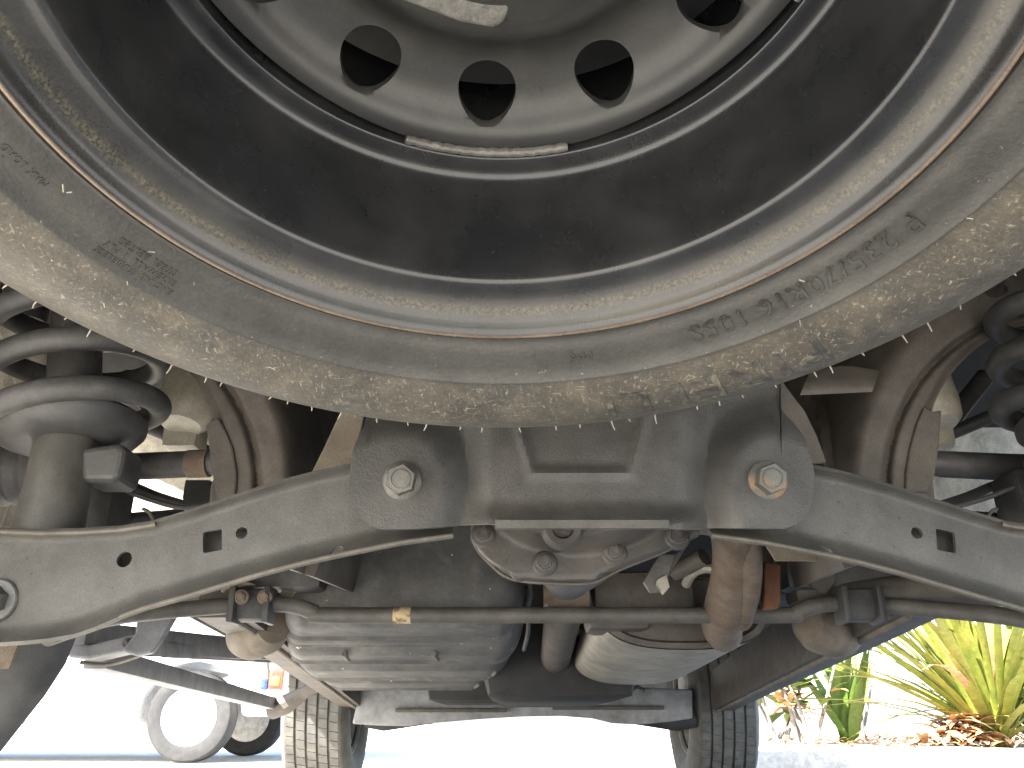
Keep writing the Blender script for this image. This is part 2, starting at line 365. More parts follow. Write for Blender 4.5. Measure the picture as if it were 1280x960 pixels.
ring_text('MAX LOAD', -72, .2350, .0048, relief=.0007, spread=1.15)
ring_text('M+S', 12, .2345, .0085, relief=.0007)
h = MB()
for i in range(44):
    a = R(-78 + 156 * i / 43 + random.uniform(-1.4, 1.4)); r = .312 + .033 * math.sin(a) ** 2 + random.uniform(-.002, .003); L = random.choice((.002, .003, .003, .004, .007))
    p0 = Vector((r * math.sin(a), r * math.cos(a), surf(r) - .0002)); d = Vector((math.sin(a) * .75 + random.uniform(-.25, .25), math.cos(a) * .75, -.35 + random.uniform(-.3, .3))).normalized()
    h.tube([p0 - d * .002, p0 + d * L * .6, p0 + d * L + Vector((random.uniform(-.001, .001), 0, -.0008))], [.0006, .0005, .0003], 6)
for i in range(9):     # a few longer ones lying on the flank
    a = R(random.uniform(-75, 75)); r = random.choice((.2515, .2515, .229, random.uniform(.26, .33))); L = random.uniform(.003, .007); b = random.uniform(-1.2, 1.2)
    p0 = Vector((r * math.sin(a), r * math.cos(a), surf(r) - .0002)); d = Vector((math.sin(a + b), math.cos(a + b), -.25)).normalized()
    h.tube([p0, p0 + d * L * .7], [.0004, .0003], 5)
tag(h.build('vent_hair', M['hair'], tyre), kind='stuff')

RP = [(.2212, .0045), (.2224, .0010), (.2224, -.0034), (.2212, -.0046), (.2196, -.0046), (.2182, -.0030), (.2170, .0000), (.2160, .0030), (.2145, .0060), (.2118, .0085), (.2085, .0112), (.2058, .0135),
      (.2030, .0152), (.2000, .0162), (.1972, .0168), (.1955, .0173), (.1942, .0182), (.1933, .0198), (.1928, .0222), (.1925, .0260), (.1924, .034), (.1921, .055), (.1918, .075), (.1915, .089),
      (.1911, .0970), (.1903, .1006), (.1890, .1032), (.1872, .1048), (.1848, .1056), (.1812, .1061), (.1766, .1064), (.1756, .1069), (.1753, .1080), (.1753, .116), (.1762, .150), (.178, .185), (.19, .192), (.2, .194), (.2165, .194), (.2210, .2), (.2225, .198), (.2225, .191),
      (.2180, .187), (.2040, .186), (.193, .18), (.1815, .150), (.1815, .118), (.1845, .1145), (.1885, .1135), (.193, .108), (.1975, .06), (.2, .03), (.205, .024), (.2110, .0165), (.2160, .012), (.2205, .0080)]
MB().lathe(RP, 240, closed=True).build('rim', M['rim'], spare, sharp=60)
DP = [(.1690, .1105), (.1640, .1115), (.1605, .1138), (.1583, .1162), (.1560, .1195), (.152, .1245), (.146, .1285), (.140, .1308), (.130, .1335), (.121, .1345), (.113, .1325), (.106, .1280), (.100, .1215), (.094, .1160), (.088, .1132),
      (.078, .1125), (.050, .1125), (.034, .1125), (.034, .1165), (.08, .1165), (.09, .1180), (.098, .1250), (.107, .1335), (.114, .1368), (.122, .1385), (.132, .1375), (.142, .1345), (.150, .131), (.157, .1245), (.161, .1185), (.164, .1162), (.1690, .1152)]
def scallop(q, a, j):
    if j in (0, len(DP) - 1):
        al = math.atan2(q.x, q.y); s = (.1712 + .0022 * math.cos(4 * al)) / .1690
        return Vector((q.x * s, q.y * s, q.z))
    return q
disc = MB().lathe(DP, 192, closed=True, rfun=scallop).build('wheel_disc', M['disc'], spare, sharp=60)
cutters = []
for i in range(12):
    a = R(-4 + 30.6 * (i if i < 6 else i - 12)); c = Vector((.140 * math.sin(a), .140 * math.cos(a), .131))
    cutters.append(MB().tube([c - Vector((0, 0, .03)), c + Vector((0, 0, .03))], .0182, 40))
cu = MB()
for q in cutters: cu.add(q.v, q.f)
cut(disc, [cu])
for pz in disc.data.polygons: pz.use_smooth = True
disc.data.set_sharp_from_angle(angle=R(45))
w = MB(); pts = []
for i in range(40):
    a = R(-21 + 35 * i / 39); r = .1725 + .0004 * math.sin(i * 2.3); pts.append(Vector((r * math.sin(a), r * math.cos(a), .1090)))
w.tube(pts, [.0030 + .0002 * math.sin(i * 1.9) for i in range(40)], 10)
w.build('weld_bead', M['weld'], spare)
for ac in (-95, 85, 175):
    w = MB(); w.tube([Vector((.1725 * math.sin(R(ac + t)), .1725 * math.cos(R(ac + t)), .1090)) for t in range(-17, 18)], .0026, 10); w.build('weld_bead', M['weld'], spare)
# carrier plate of the hoist: a stamped plate that bears on the hub
def bent(pts, z, th): return [Vector((x, y, z)) for x, y in pts], [Vector((x, y, z + th)) for x, y in pts]
f_, b_ = bent([(-.085, .010), (-.072, .040), (-.055, .058), (-.022, .072), (-.004, .0755), (.002, .072), (.010, .050), (.014, -.06), (-.085, -.06)], .098, .012)
hp = MB().poly(f_, b_).build('hoist_plate', M['weld'], spare, smooth=False)
bv = hp.modifiers.new('bevel', 'BEVEL'); bv.width = .003; bv.segments = 3
MB().lathe([(0, .088), (.03, .088), (.055, .096), (.0765, .103), (.080, .109), (.078, .1127), (0, .1127)], 96).build('hub_cup', M['disc'], spare)
MB().tube([(0, 0, .09), (0, 0, .20)], .006, 10).build('hoist_cable', M['black'], spare)

# ------------------------------------------------------------------ the SUV, seen from under its raised tail
suv = empty('parked_suv', (X0, 2.0, 0))
tag(suv, 'SUV seen from underneath its raised tail, with coil springs, ribbed fuel tank and exhaust silencer', 'car')
SINV = Matrix.Translation((-X0, -2.0, 0))
def part(mb, name, m, parent=None, sharp=35, smooth=True, label=None):
    mb2 = MB(); mb2.f = mb.f; mb2.v = [SINV @ v for v in mb.v]
    o = mb2.build(name, m, parent or suv, smooth, sharp)
    if label: o['label'] = label
    return o
def both(mb, name, m, parents=(None, None), sharp=35, smooth=True, out=0):
    q = mb.mirrored(); q.v = [v + Vector((out, 0, 0)) for v in q.v]
    return part(mb, name, m, parents[0], sharp, smooth), part(q, name, m, parents[1], sharp, smooth)
def cutp(o, cs):
    ls = MB()
    for q in cs: ls.add([SINV @ v for v in q.v], q.f)
    r = cut(o, [ls])
    for pz in r.data.polygons: pz.use_smooth = True
    r.data.set_sharp_from_angle(angle=R(35))
    return r
def hexbolt(c, axis, rf, hx, hh, mb=None):
    """flange washer plus hexagon head with a ring stamped on its end; axis points outwards"""
    m = frame_to(c, axis); mb = mb or MB()
    mb.lathe([(0, -.004), (rf, -.004), (rf, .0005), (rf * .93, .0022), (hx * .8, .004), (0, .004)], 40, m)
    n = 6; prof = [(1.0, .0032), (1.0, hh - .0025), (.93, hh)]
    V = []; Fc = []
    for s_, z in prof:
        for k in range(n): a = PI / 3 * k + .35; V.append(m @ Vector((hx * s_ * math.cos(a), hx * s_ * math.sin(a), z)))
    for j in range(2):
        for k in range(n): Fc.append((j * n + k, j * n + (k + 1) % n, (j + 1) * n + (k + 1) % n, (j + 1) * n + k))
    Fc.append(tuple(2 * n + k for k in range(n))); mb.add(V, Fc)
    mb.lathe([(hx * .66, hh - .001), (hx * .64, hh + .0012), (hx * .58, hh + .0014), (hx * .55, hh - .0004), (0, hh - .0004)], 28, m)
    return mb
def plate(pts, Y, th):
    """px polygon standing at distance Y (number or list), th deep"""
    ys = Y if isinstance(Y, (list, tuple)) else [Y] * len(pts)
    f = [P(x, y, q) for (x, y), q in zip(pts, ys)]
    return MB().poly(f, [v + Vector((0, th, 0)) for v in f])
def soften(o, w=.003, seg=2):
    b = o.modifiers.new('bevel', 'BEVEL'); b.width = w; b.segments = seg; b.limit_method = 'ANGLE'; b.angle_limit = R(40)
    return o

# --- rear crossmember: one pressed sheet with two domed pads, a shallow trapezoid pressing and a bottom flange
CY = .755
yb = [(437, 606), (439, 622), (444, 636), (452, 648), (463, 657), (476, 662), (515, 661), (552, 659), (574, 656), (596, 655), (618, 655), (624, 660), (838, 660), (846, 662), (870, 661), (895, 660), (980, 661), (994, 657), (1004, 649), (1012, 638), (1016, 625), (1018, 606)]
ytp = [(437, 590), (440, 566), (446, 550), (454, 534), (458, 520), (461, 490), (466, 440), (968, 440), (975, 470), (977, 513), (982, 519), (990, 526), (1002, 541), (1010, 556), (1014, 572), (1018, 592)]
TRAP = [(641, 500), (668, 588), (786, 588), (808, 500)]
def in_trap(x, y):
    yy = max(500, min(588, y)); l = lerp(641, 668, (yy - 500) / 88); r = lerp(808, 786, (yy - 500) / 88)
    return min(x - l, r - x, 588 - y)
def cross_off(x, y):
    o = 0
    for cx, sgn in ((503, -1), (962, 1)):
        dx, dy = (x - cx), (y - 600)
        inner = dx * -sgn                       # towards the middle
        rr = math.hypot(dx * (.92 if inner > 0 else .55), dy * (.80 if dy < 0 else .55))
        o = max(o, .022 * sst(86, 40, rr))
    mid = sst(572, 618, x) * sst(893, 847, x)
    o = max(o, .016 * mid * sst(455, 520, y))
    t = sst(618, 655, y); o += .016 * t * t * mid
    o -= .0034 * sst(-4, 9, in_trap(x, y)) if mid > .9 else 0
    if mid > .9: o += .0030 * math.exp(-((in_trap(x, y) + 3) / 6.5) ** 2)
    return o
g = []
xs = [437, 438.5, 440, 443, 446, 450, 454, 456, 458, 459.5, 461, 463.5, 466] + [lerp(470, 964, i / 124) for i in range(125)] + [968, 971.5, 975, 977, 979.5, 982, 986, 990, 995, 1000, 1005, 1010, 1014, 1016.5, 1018]
for x in xs:
    t_, b_ = interp(ytp, x), interp(yb, x)
    g.append([P(x, lerp(t_, b_, j / 64), CY - cross_off(x, lerp(t_, b_, j / 64))) for j in range(65)])
xm = part(MB().sheet(g, .0045, True), 'rear_crossmember', M['steel'])
hc = P(722, 524, CY); cutp(xm, [MB().tube([hc - Vector((0, .06, 0)), hc + Vector((0, .05, 0))], .0085, 28)])
part(plate([(619, 650), (836, 650), (836, 660), (619, 660)], CY - .038, .006), 'flange_strip', M['arm'], xm, smooth=False)
cb = MB().poly([P(462, 445, CY + .10), P(973, 445, CY + .10), P(973, 655, CY + .10), P(470, 650, CY + .10)], [P(462, 445, CY + .106), P(973, 445, CY + .106), P(973, 655, CY + .106), P(470, 650, CY + .106)])
part(cb, 'crossmember_rear_sheet', M['steel'], xm)
for (bx, by), m in (((503, 601), 'bolt'), ((960, 600), 'rustybolt')):
    part(hexbolt(P(bx, by, CY - .0235), (0, -1, -.16), .0178, .0142, .0150), 'pivot_bolt', M[m], xm, label='rusty pivot bolt with flange washer' if m == 'rustybolt' else None)

# --- lower control arms
at = [(-70, 700), (-55, 676), (-30, 664), (0, 663), (50, 665), (100, 664), (150, 661), (190, 655), (240, 640), (300, 620), (350, 604), (400, 591), (440, 583), (520, 572)]
ab = [(-70, 720), (-55, 768), (-30, 795), (0, 803), (30, 801), (60, 798), (95, 792), (120, 783), (150, 770), (180, 759), (230, 745), (280, 730), (330, 715), (380, 702), (430, 691), (500, 677), (566, 668)]
def armY(x): return .772 + .00010 * max(0, 437 - x)
g = []; gb = []
for i in range(111):
    x = lerp(-70, 566, i / 110); t_, b_ = interp(at, min(x, 520)), interp(ab, x); col = []; colb = []
    for j in range(41):
        t = j / 40; y = lerp(t_, b_, t); hgt = b_ - t_
        e = min(.45, 24 / hgt)
        off = .022 * max(0, (t - (1 - e)) / e) ** 2.0 + .010 * max(0, ((e * .55) - t) / (e * .55)) ** 1.6
        off += .004 * math.sin(PI * t) ** 2 * sst(420, 250, x)
        col.append(P(x, y, armY(x) - off)); colb.append(P(x, y, armY(x) + .05 - .03 * math.sin(PI * t)))
    g.append(col); gb.append(colb)
am = MB().sheet(g, .0040)
armL, armR = part(am, 'lower_control_arm', M['arm']), part(am.mirrored(), 'lower_control_arm', M['arm'])
def holes(mf):
    out = []
    for hx, hy, rr, sq in ((157, 700, .0075, 0), (303, 667, .0056, 0), (267, 677, .0088, 1), (425, 693, .006, 0)):
        c = mf(P(hx, hy, armY(hx)))
        if sq: out.append(MB().box(c, (.0185, .08, .0205), Matrix.Rotation(R(9 if mf is mir else -9), 3, 'Y').to_euler().to_quaternion(), .0022))
        else: out.append(MB().tube([c - Vector((0, .06, 0)), c + Vector((0, .028, 0))], rr, 28))
    return out
cutp(armL, holes(lambda v: v)); cutp(armR, holes(mir))
both(MB().sheet(gb, .004), 'arm_back_sheet', M['arm'], (armL, armR))
# bright rolled edge along the bottom and outer top of the arm
el = MB().tube([P(x, interp(ab, x) + 1.0, armY(x) - .023) for x in [lerp(566, 150, i / 60) for i in range(61)]], .0021, 8)
both(el, 'rolled_edge', M['edge'], (armL, armR))
el = MB().tube([P(x, interp(at, x) + 1.5, armY(x) - .011) for x in [lerp(-40, 195, i / 40) for i in range(41)]], .0028, 8)
both(el, 'rolled_edge', M['edge'], (armL, armR))
both(hexbolt(P(-4, 750, armY(0) - .006), (0, -1, -.1), .0200, .0135, .016), 'outer_pivot_bolt', M['bolt'], (armL, armR))

# --- frame rails with the arched opening for the axle shafts
def arch(cx, cy, sg):
    g = []
    for i in range(61):
        th = R(-22 + 122 * i / 60); row = []
        ro = 157 + 46 * max(0, math.sin(th)) ** .8
        for j in range(121):
            q = (j / 120) ** 1.25; r = lerp(ro, 430, q)
            x, y = cx + sg * r * math.cos(th), cy - r * math.sin(th)
            dY = .010 * math.exp(-((r - 216) / 4.5) ** 2) - .005 * sst(216, 224, r) + (.40 * (max(0, r - 246) / 100) ** 2) * max(0, math.cos(th)) ** 1.5
            dY += .010 * sst(ro + 13, ro, r)
            row.append(P(x, y, .925 + min(dY, .5)))
        g.append(row)
    return MB().sheet(g, .012)
frL, frR = part(arch(106, 607, 1), 'frame_arch', M['frame']), part(arch(1324, 604, -1), 'frame_arch', M['frame'])
cl = [(257, 531), (265, 524), (273, 522), (283, 540), (291, 560), (296, 590), (295, 610), (292, 628), (274, 628), (268, 612), (264, 585)]
soften(part(plate(cl, .9205, .02), 'arch_collar', M['frame'], frL, smooth=False), .0025)
cl = [(1178, 512), (1166, 514), (1156, 507), (1146, 530), (1138, 560), (1133, 590), (1132, 615), (1160, 615), (1168, 600), (1174, 560)]
soften(part(plate(cl, .9205, .02), 'arch_collar', M['frame'], frR, smooth=False), .0025)
for pxs, Y, nm, m in (([(459, 505), (430, 505), (418, 530), (404, 560), (386, 596), (440, 590)], .885, 'gusset_plate', 'tan'),
                      ([(974, 470), (996, 500), (1006, 512), (1022, 545), (1034, 578), (1008, 580), (984, 530), (974, 510)], .86, 'gusset_plate', 'frame')):
    soften(part(plate(pxs, Y, .006), nm, M[m], smooth=False), .002)
g = [[P(lerp(x0, x1, j / 12), lerp(y0, y1, j / 12) - 6 * math.sin(PI * j / 12) * (1 - i / 8), .90 - .03 * math.sin(PI * i / 8 * .6) + .02 * j / 12) for j in range(13)]
     for i, (x0, y0, x1, y1) in enumerate([(lerp(1012, 1000, i / 8), lerp(464, 494, i / 8), lerp(1100, 1090, i / 8), lerp(464, 490, i / 8)) for i in range(9)])]
part(MB().sheet(g, .004), 'brake_hose_bracket', M['frame'])


# --- longitudinal frame rails running forward
rl = [(1182, 768, 1.28), (1100, 806, 1.55), (1010, 846, 2.1), (915, 889, 3.1)]
lo = [P(*q) for q in rl]; mb = MB()
for dz0, dz1, dx0, dx1 in ((0, .12, 0, .055),):
    for a, b in zip(lo, lo[1:]):
        V = []
        for p in (a, b):
            for dx in (-.075, 0):
                for dz in (0, .12): V.append(p + Vector((dx, 0, dz)))
        mb.add(V, [(0, 1, 3, 2), (4, 6, 7, 5), (0, 2, 6, 4), (1, 5, 7, 3), (0, 4, 5, 1), (2, 3, 7, 6)])
lo2 = [P(*q) for q in ((246, 772, 1.28), (300, 802, 1.6), (362, 842, 2.2), (425, 884, 3.1))]; mb2 = MB()
for a, b in zip(lo2, lo2[1:]):
    V = []
    for p in (a, b):
        for dx in (0, .075):
            for dz in (0, .12): V.append(p + Vector((dx, 0, dz)))
    mb2.add(V, [(0, 1, 3, 2), (4, 6, 7, 5), (0, 2, 6, 4), (1, 5, 7, 3), (0, 4, 5, 1), (2, 3, 7, 6)])
rails = part(mb2, 'frame_rail', M['frame']), part(mb, 'frame_rail', M['frame'])
sm = MB().tube([p + Vector((-.055, -.002, -.002)) for p in lo], .006, 8)
part(sm, 'rail_weld_flange', M['tan'], rails[1]); part(MB().tube([p + Vector((.055, -.002, -.002)) for p in lo2], .006, 8), 'rail_weld_flange', M['tan'], rails[0])

# --- springs, dampers, axle shafts and links behind the arms
ax = [P(96, 400, .865), P(93, 470, .865), P(84, 545, .862), P(60, 668, .85)]
d = MB()
d.tube([ax[0] + (ax[0] - ax[1]) * 1.2, ax[0], ax[1], ax[2]], [.026, .027, .028, .030], 28)
uL, uR = both(d, 'damper_upper_tube', M['black'], out=.03)
d = MB(); lowdir = (ax[3] - ax[2])
d.tube([ax[2], ax[2] + lowdir * .5, ax[3] + lowdir * .25], [.0305, .032, .0345], 32)
both(d, 'damper_lower_tube', M['damper'], out=.03)
Mz = frame_to(ax[2] + (ax[1] - ax[2]) * .02, (ax[1] - ax[2]))
s_ = MB().lathe([(.028, -.010), (.050, -.013), (.070, -.006), (.079, .004), (.080, .012), (.075, .017), (.066, .014), (.055, .006), (.028, .006)], 56, Mz, closed=True)
stL, stR = both(s_, 'spring_seat', M['black'], out=.03)
lg = plate([(96, 560), (150, 552), (157, 562), (154, 580), (149, 598), (140, 602), (100, 602)], .845, .05)
for q in both(lg, 'seat_lug', M['black'], (stL, stR), smooth=False, out=.03): soften(q, .007, 3)
Mz = frame_to(ax[1], (ax[0] - ax[1])); pts = []
for i in range(221):
    t = i / 220; tu = t * 4.3; a = tu * 2 * PI + R(235)
    pts.append(Mz @ Vector((.088 * math.cos(a), .088 * math.sin(a), -.062 + tu * .056)))
sp = MB().tube(pts, .0128, 18)
both(sp, 'coil_spring', M['black'], out=.03)
tb = MB().tube([P(30, 405, 1.0), P(32, 380, 1.0), P(30, 350, 1.0)], [.026, .030, .03], 20)
both(tb, 'damper_top_bush', M['black'])
sh = MB().tube([P(40, 586, 1.0), P(150, 584, .985), P(236, 580, .972), P(238, 580, .972), P(290, 577, .972)], [.0165, .0165, .0160, .0150, .0150], 24)
shL = part(sh, 'axle_shaft', M['black']); shR = part(sh.mirrored(), 'axle_shaft', M['black'])
bt = MB().lathe([(.017, -.06), (.034, -.05), (.030, -.042), (.037, -.032), (.033, -.024), (.040, -.014), (.036, -.006), (.043, .004), (.043, .03), (0, .03)], 36, frame_to(P(12, 590, 1.0), (-1, 0, .02)))
both(bt, 'joint_boot', M['plastic'], (shL, shR))
rs = MB().tube([P(236, 580, .9715), P(262, 579, .9695)], .0168, 24); part(rs, 'rusty_shaft_band', M['rust'], shL)
lk = MB().tube([P(90, 500, 1.06), P(140, 515, 1.09), P(200, 540, 1.12), P(262, 566, 1.15)], .0095, 14, smooth=5)
both(lk, 'upper_link', M['black'])
lk = MB().tube([P(155, 470, 1.14), P(190, 512, 1.14), P(215, 545, 1.14), P(240, 560, 1.14)], .013, 14, smooth=5)
both(lk, 'toe_link', M['black'])
hs = MB().tube([P(118, 602, .93), P(145, 608, .95), P(180, 622, .97), P(225, 634, .99), P(262, 630, 1.0)], .0033, 8, smooth=6)
both(hs, 'brake_hose', M['plastic'])
hs = MB().tube([P(120, 598, 1.02), P(160, 606, 1.02), P(200, 622, 1.02), P(260, 640, 1.0)], .006, 8, smooth=6)
both(hs, 'parking_brake_cable', M['plastic'])
hs = MB().tube([P(178, 636, .9), P(186, 640, .9), P(192, 652, .9), P(192, 668, .9)], .0020, 8, smooth=6)
both(hs, 'clip_wire', M['edge'])
kn = MB().box(P(122, 655, .97), (.052, .06, .12), None, .008); both(kn, 'wheel_knuckle', M['black'])
ln = MB(); ln.tube([P(130, 655, 1.0), P(200, 650, 1.05), P(290, 640, 1.1)], .012, 14); both(ln, 'trailing_link', M['black'])
bk = plate([(232, 600), (262, 600), (262, 642), (236, 642), (228, 622)], 1.12, .02); both(bk, 'link_bracket', M['black'])

# --- rear wheels: tyre, rim and pale brake backing plate
def road_tyre(w=.235, r=.3675, grooves=True):
    h = w / 2; pr = [(.205, -h * .72), (.225, -h * .82), (.25, -h * .95), (.29, -h * 1.0), (.325, -h * .97), (.345, -h * .90), (r - .010, -h * .85), (r - .002, -h * .80)]
    xs_ = [-.80, -.48, -.16, .16, .48, .80]
    for i, (a, b) in enumerate(zip(xs_, xs_[1:])):
        a2, b2 = a * h + .0035, b * h - .0035
        if i: pr.append((r - .001, a2))
        pr.append((r + .0005, (a2 + b2) / 2)); pr.append((r - .001, b2))
        if i < 4: pr += [(r - .0085, b2 + .0008), (r - .0085, b * h + .0035 - .0008)]
    pr += [(r - .002, h * .80), (r - .010, h * .85), (.345, h * .90), (.325, h * .95), (.29, h), (.25, h * .95), (.225, h * .82), (.205, h * .72)]
    return pr
def sipes(Mx, n=72, w=.235, r=.3675):
    """shallow cross-cut blocks standing on the tread ribs"""
    mb = MB(); h = w / 2; xs_ = [-.80, -.48, -.16, .16, .48, .80]
    for i in range(5):
        a, b = xs_[i] * h + .0045, xs_[i + 1] * h - .0045
        for k in range(n):
            t0 = 2 * PI * (k + i * .37) / n; t1 = t0 + 2 * PI / n * .90; V = []
            for rr in (r - .004, r + .0028):
                for t, z in ((t0, a), (t0 + .012, b), (t1 + .012, b), (t1, a)): V.append(Mx @ Vector((rr * math.cos(t), rr * math.sin(t), z)))
            mb.add(V, [(4, 5, 6, 7), (0, 1, 5, 4), (1, 2, 6, 5), (2, 3, 7, 6), (3, 0, 4, 7)])
    return mb
def road_wheel(c, inward, name='road_wheel', tilt=0, label=None):
    """inward: +1 when the inner face looks towards +x"""
    mx = frame_to(c, (inward, tilt, 0), (0, 1, 0))
    wl = empty(name, SINV @ Vector(c)); wl.parent = suv
    inv = Matrix.Translation(-Vector(c))
    def loc(mb): q = MB(); q.f = mb.f; q.v = [inv @ v for v in mb.v]; return q
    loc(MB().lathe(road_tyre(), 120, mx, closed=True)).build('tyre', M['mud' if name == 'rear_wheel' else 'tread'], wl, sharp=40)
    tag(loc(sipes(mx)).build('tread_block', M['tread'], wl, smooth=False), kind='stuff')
    loc(MB().lathe([(.222, .088), (.219, .094), (.214, .088), (.206, .078), (.198, .06), (.190, .05), (.185, .0), (.18, -.05), (.12, -.06), (.06, -.055), (.0, -.055), (0, -.065), (.19, -.07), (.2, -.08), (.222, -.09), (.205, -.06), (.195, .0), (.205, .07)], 96, mx, closed=True)).build('rim', M['whitewheel'], wl, sharp=40)
    loc(MB().lathe([(0, .03), (.05, .035), (.07, .03), (.13, .02), (.158, .012), (.160, .0), (0, -.01)], 64, mx)).build('brake_backing_plate', M['beige' if name == 'rear_wheel' else 'rust'], wl)
    if label: wl['label'] = label
    return wl
RW = Vector((-.80, .94, .56))
road_wheel(RW, 1, 'rear_wheel'); road_wheel(mir(RW), -1, 'rear_wheel')
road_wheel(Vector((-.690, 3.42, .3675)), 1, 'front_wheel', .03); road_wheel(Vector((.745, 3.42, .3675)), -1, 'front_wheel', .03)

g = []
for i in range(25):
    v = i / 24; y = lerp(772, 968, v); xe = interp([(772, 104), (795, 96), (830, 82), (870, 56), (905, 28), (942, -1), (968, -22)], y)
    g.append([P(xe - 150 * (k / 12), y, 1.06 - .06 * (k / 12) ** .6 + .02 * (1 - k / 12) ** 4) for k in range(13)])
part(MB().sheet(g, .006), 'splash_shield', M['plastic'])
g = [[P(lerp(-30, 24 - 2.2 * i, k / 4), 800 + i * 6, 1.0 - .02) for k in range(5)] for i in range(7)]
part(MB().sheet(g, .004), 'rusty_dust_shield', M['rust'])

# --- differential with its rear cover
dtop = [(588, 662), (592, 640), (610, 600), (650, 570), (725, 556), (800, 566), (850, 600), (872, 640), (878, 664)]
dbot = [(588, 664), (591, 676), (598, 690), (612, 704), (628, 715), (638, 720), (641, 726), (648, 728), (656, 726), (700, 729), (730, 728), (738, 729), (746, 727), (750, 721), (775, 712), (800, 702), (830, 690), (855, 679), (872, 670), (878, 667)]
DY = .95; g = []
for i in range(81):
    x = lerp(588, 878, i / 80); t_, b_ = interp(dtop, x), interp(dbot, x); row = []
    for j in range(41):
        y = lerp(t_, b_, j / 40)
        q = math.hypot((x - 722) / 118, (y - 636) / 58); inset = min(x - 588, 878 - x, b_ - y)
        off = .045 * (1 - sst(.55, 1.0, q)) + .016 * sst(0, 5, inset)
        row.append(P(x, y, DY - off))
    g.append(row)
dc = part(MB().sheet(g, .006), 'differential_cover', M['cover'], sharp=50)
for bx, by in ((604, 668), (681, 703), (768, 690), (846, 670), (640, 585), (800, 582)):
    part(hexbolt(P(bx, by, DY - .017), (0, -1, -.1), .0118, .0082, .0085), 'cover_bolt', M['cover'], dc)
    pb = MB().lathe([(0, 0), (.0145, 0), (.0145, .003), (.012, .005), (0, .005)], 24, frame_to(P(bx, by + 2, DY - .014), (0, -1, 0))); part(pb, 'bolt_boss', M['cover'], dc)
part(MB().lathe([(.0, .003), (.010, .003), (.012, .012), (.0185, .013), (.022, .008), (.024, 0)], 36, frame_to(P(703, 660, DY - .058), (0, -1, -.15))), 'filler_plug', M['cover'], dc)
part(MB().tube([P(590, 662, DY + .002), P(594, 682, DY), P(612, 704, DY), P(640, 724, DY), P(700, 729.5, DY), P(742, 728, DY), P(775, 712, DY), P(830, 690, DY), P(872, 669, DY)], .0019, 8, smooth=4), 'gasket_edge', M['edge'], dc)
hd = MB().lathe([(0, 0), (.075, 0), (.07, .05), (.06, .12), (.045, .2), (.035, .26), (0, .26)], 40, frame_to(P(725, 640, DY + .004), (0, 1, -.12))); part(hd, 'differential_housing', M['black'])
ps = MB().tube([P(715, 700, 1.25), P(700, 790, 1.7), P(690, 850, 2.5)], [.034, .034, .036], 24); part(ps, 'propeller_shaft', M['frame'])
jt = MB(); jt.box(P(708, 744, 1.33), (.07, .08, .06), None, .015); jt.tube([P(680, 742, 1.3), P(735, 738, 1.3)], .014, 12); part(jt, 'universal_joint', M['rust'])

# --- stabiliser bar with its clamps and paper label
sb = [(60, 795, .98), (90, 785, 1.02), (135, 772, 1.10), (200, 764, 1.20), (290, 757, 1.26), (345, 755, 1.26), (372, 758, 1.26), (395, 766, 1.265), (415, 769, 1.265)]
pL = [P(*q) for q in sb]; z = pL[-1].z; pts = pL + [Vector((X0, 1.265, z))] + [mir(v) for v in reversed(pL)]
sbo = part(MB().tube(pts, .0116, 20, smooth=8), 'stabiliser_bar', M['bar'])
cm = MB().box(P(316, 757, 1.262), (.056, .040, .046), None, .012); clL, clR = both(cm, 'clamp_bush', M['plastic'], (sbo, sbo))
for dx in (-22, 21): both(MB().box(P(316 + dx, 757, 1.25), (.010, .046, .052), None, .004), 'clamp_strap', M['black'], (sbo, sbo))
part(hexbolt(P(302, 746, 1.232), (0, -1, -.2), .011, .008, .009), 'clamp_bolt', M['rust'], sbo); part(hexbolt(P(331, 746, 1.232), (0, -1, -.2), .011, .008, .009), 'clamp_bolt', M['rust'], sbo)
part(MB().tube([P(492, 769, 1.265), P(514, 769, 1.265)], .0121, 24, cap=False), 'paper_label', M['tag'], sbo)
mt = MB(); mt.box(P(330, 716, 1.30), (.19, .06, .055), None, .012); both(mt, 'bar_mount', M['black'])
soften(part(plate([(272, 728), (300, 722), (318, 730), (285, 736), (277, 742)], 1.24, .02), 'mount_lug', M['tan'], smooth=False), .003)
soften(part(plate([(362, 706), (390, 700), (396, 712), (362, 748), (344, 748), (356, 734)], 1.29, .006), 'mount_brace', M['tan'], smooth=False), .002)
soften(part(plate([(958, 683), (1050, 690), (1086, 700), (1080, 702), (970, 701)], 1.05, .004), 'rail_bracket', M['tan'], smooth=False), .001)
soften(part(plate([(990, 699), (1042, 702), (1046, 728), (1032, 743), (1014, 730)], [1.24, 1.24, 1.26, 1.27, 1.26], .012), 'rail_gusset', M['frame'], smooth=False), .003)
mt = MB(); mt.box(P(1090, 728, 1.32), (.26, .06, .07), None, .012); mt.tube([P(1050, 745, 1.29), P(1150, 738, 1.27), P(1330, 735, 1.2)], .024, 16); part(mt, 'rail_bracket_mount', M['frame'])
rb = MB().lathe([(0, -.06), (.03, -.06), (.042, -.03), (.044, .02), (.035, .05), (0, .05)], 32, frame_to(P(1035, 788, 1.5), (.75, .6, -.1))); part(rb, 'rail_body_mount', M['tan'])
rb = MB().lathe([(0, -.06), (.03, -.06), (.042, -.03), (.044, .02), (.035, .05), (0, .05)], 32, frame_to(P(322, 790, 1.5), (-.6, .7, -.1))); part(rb, 'rail_body_mount', M['tan'])

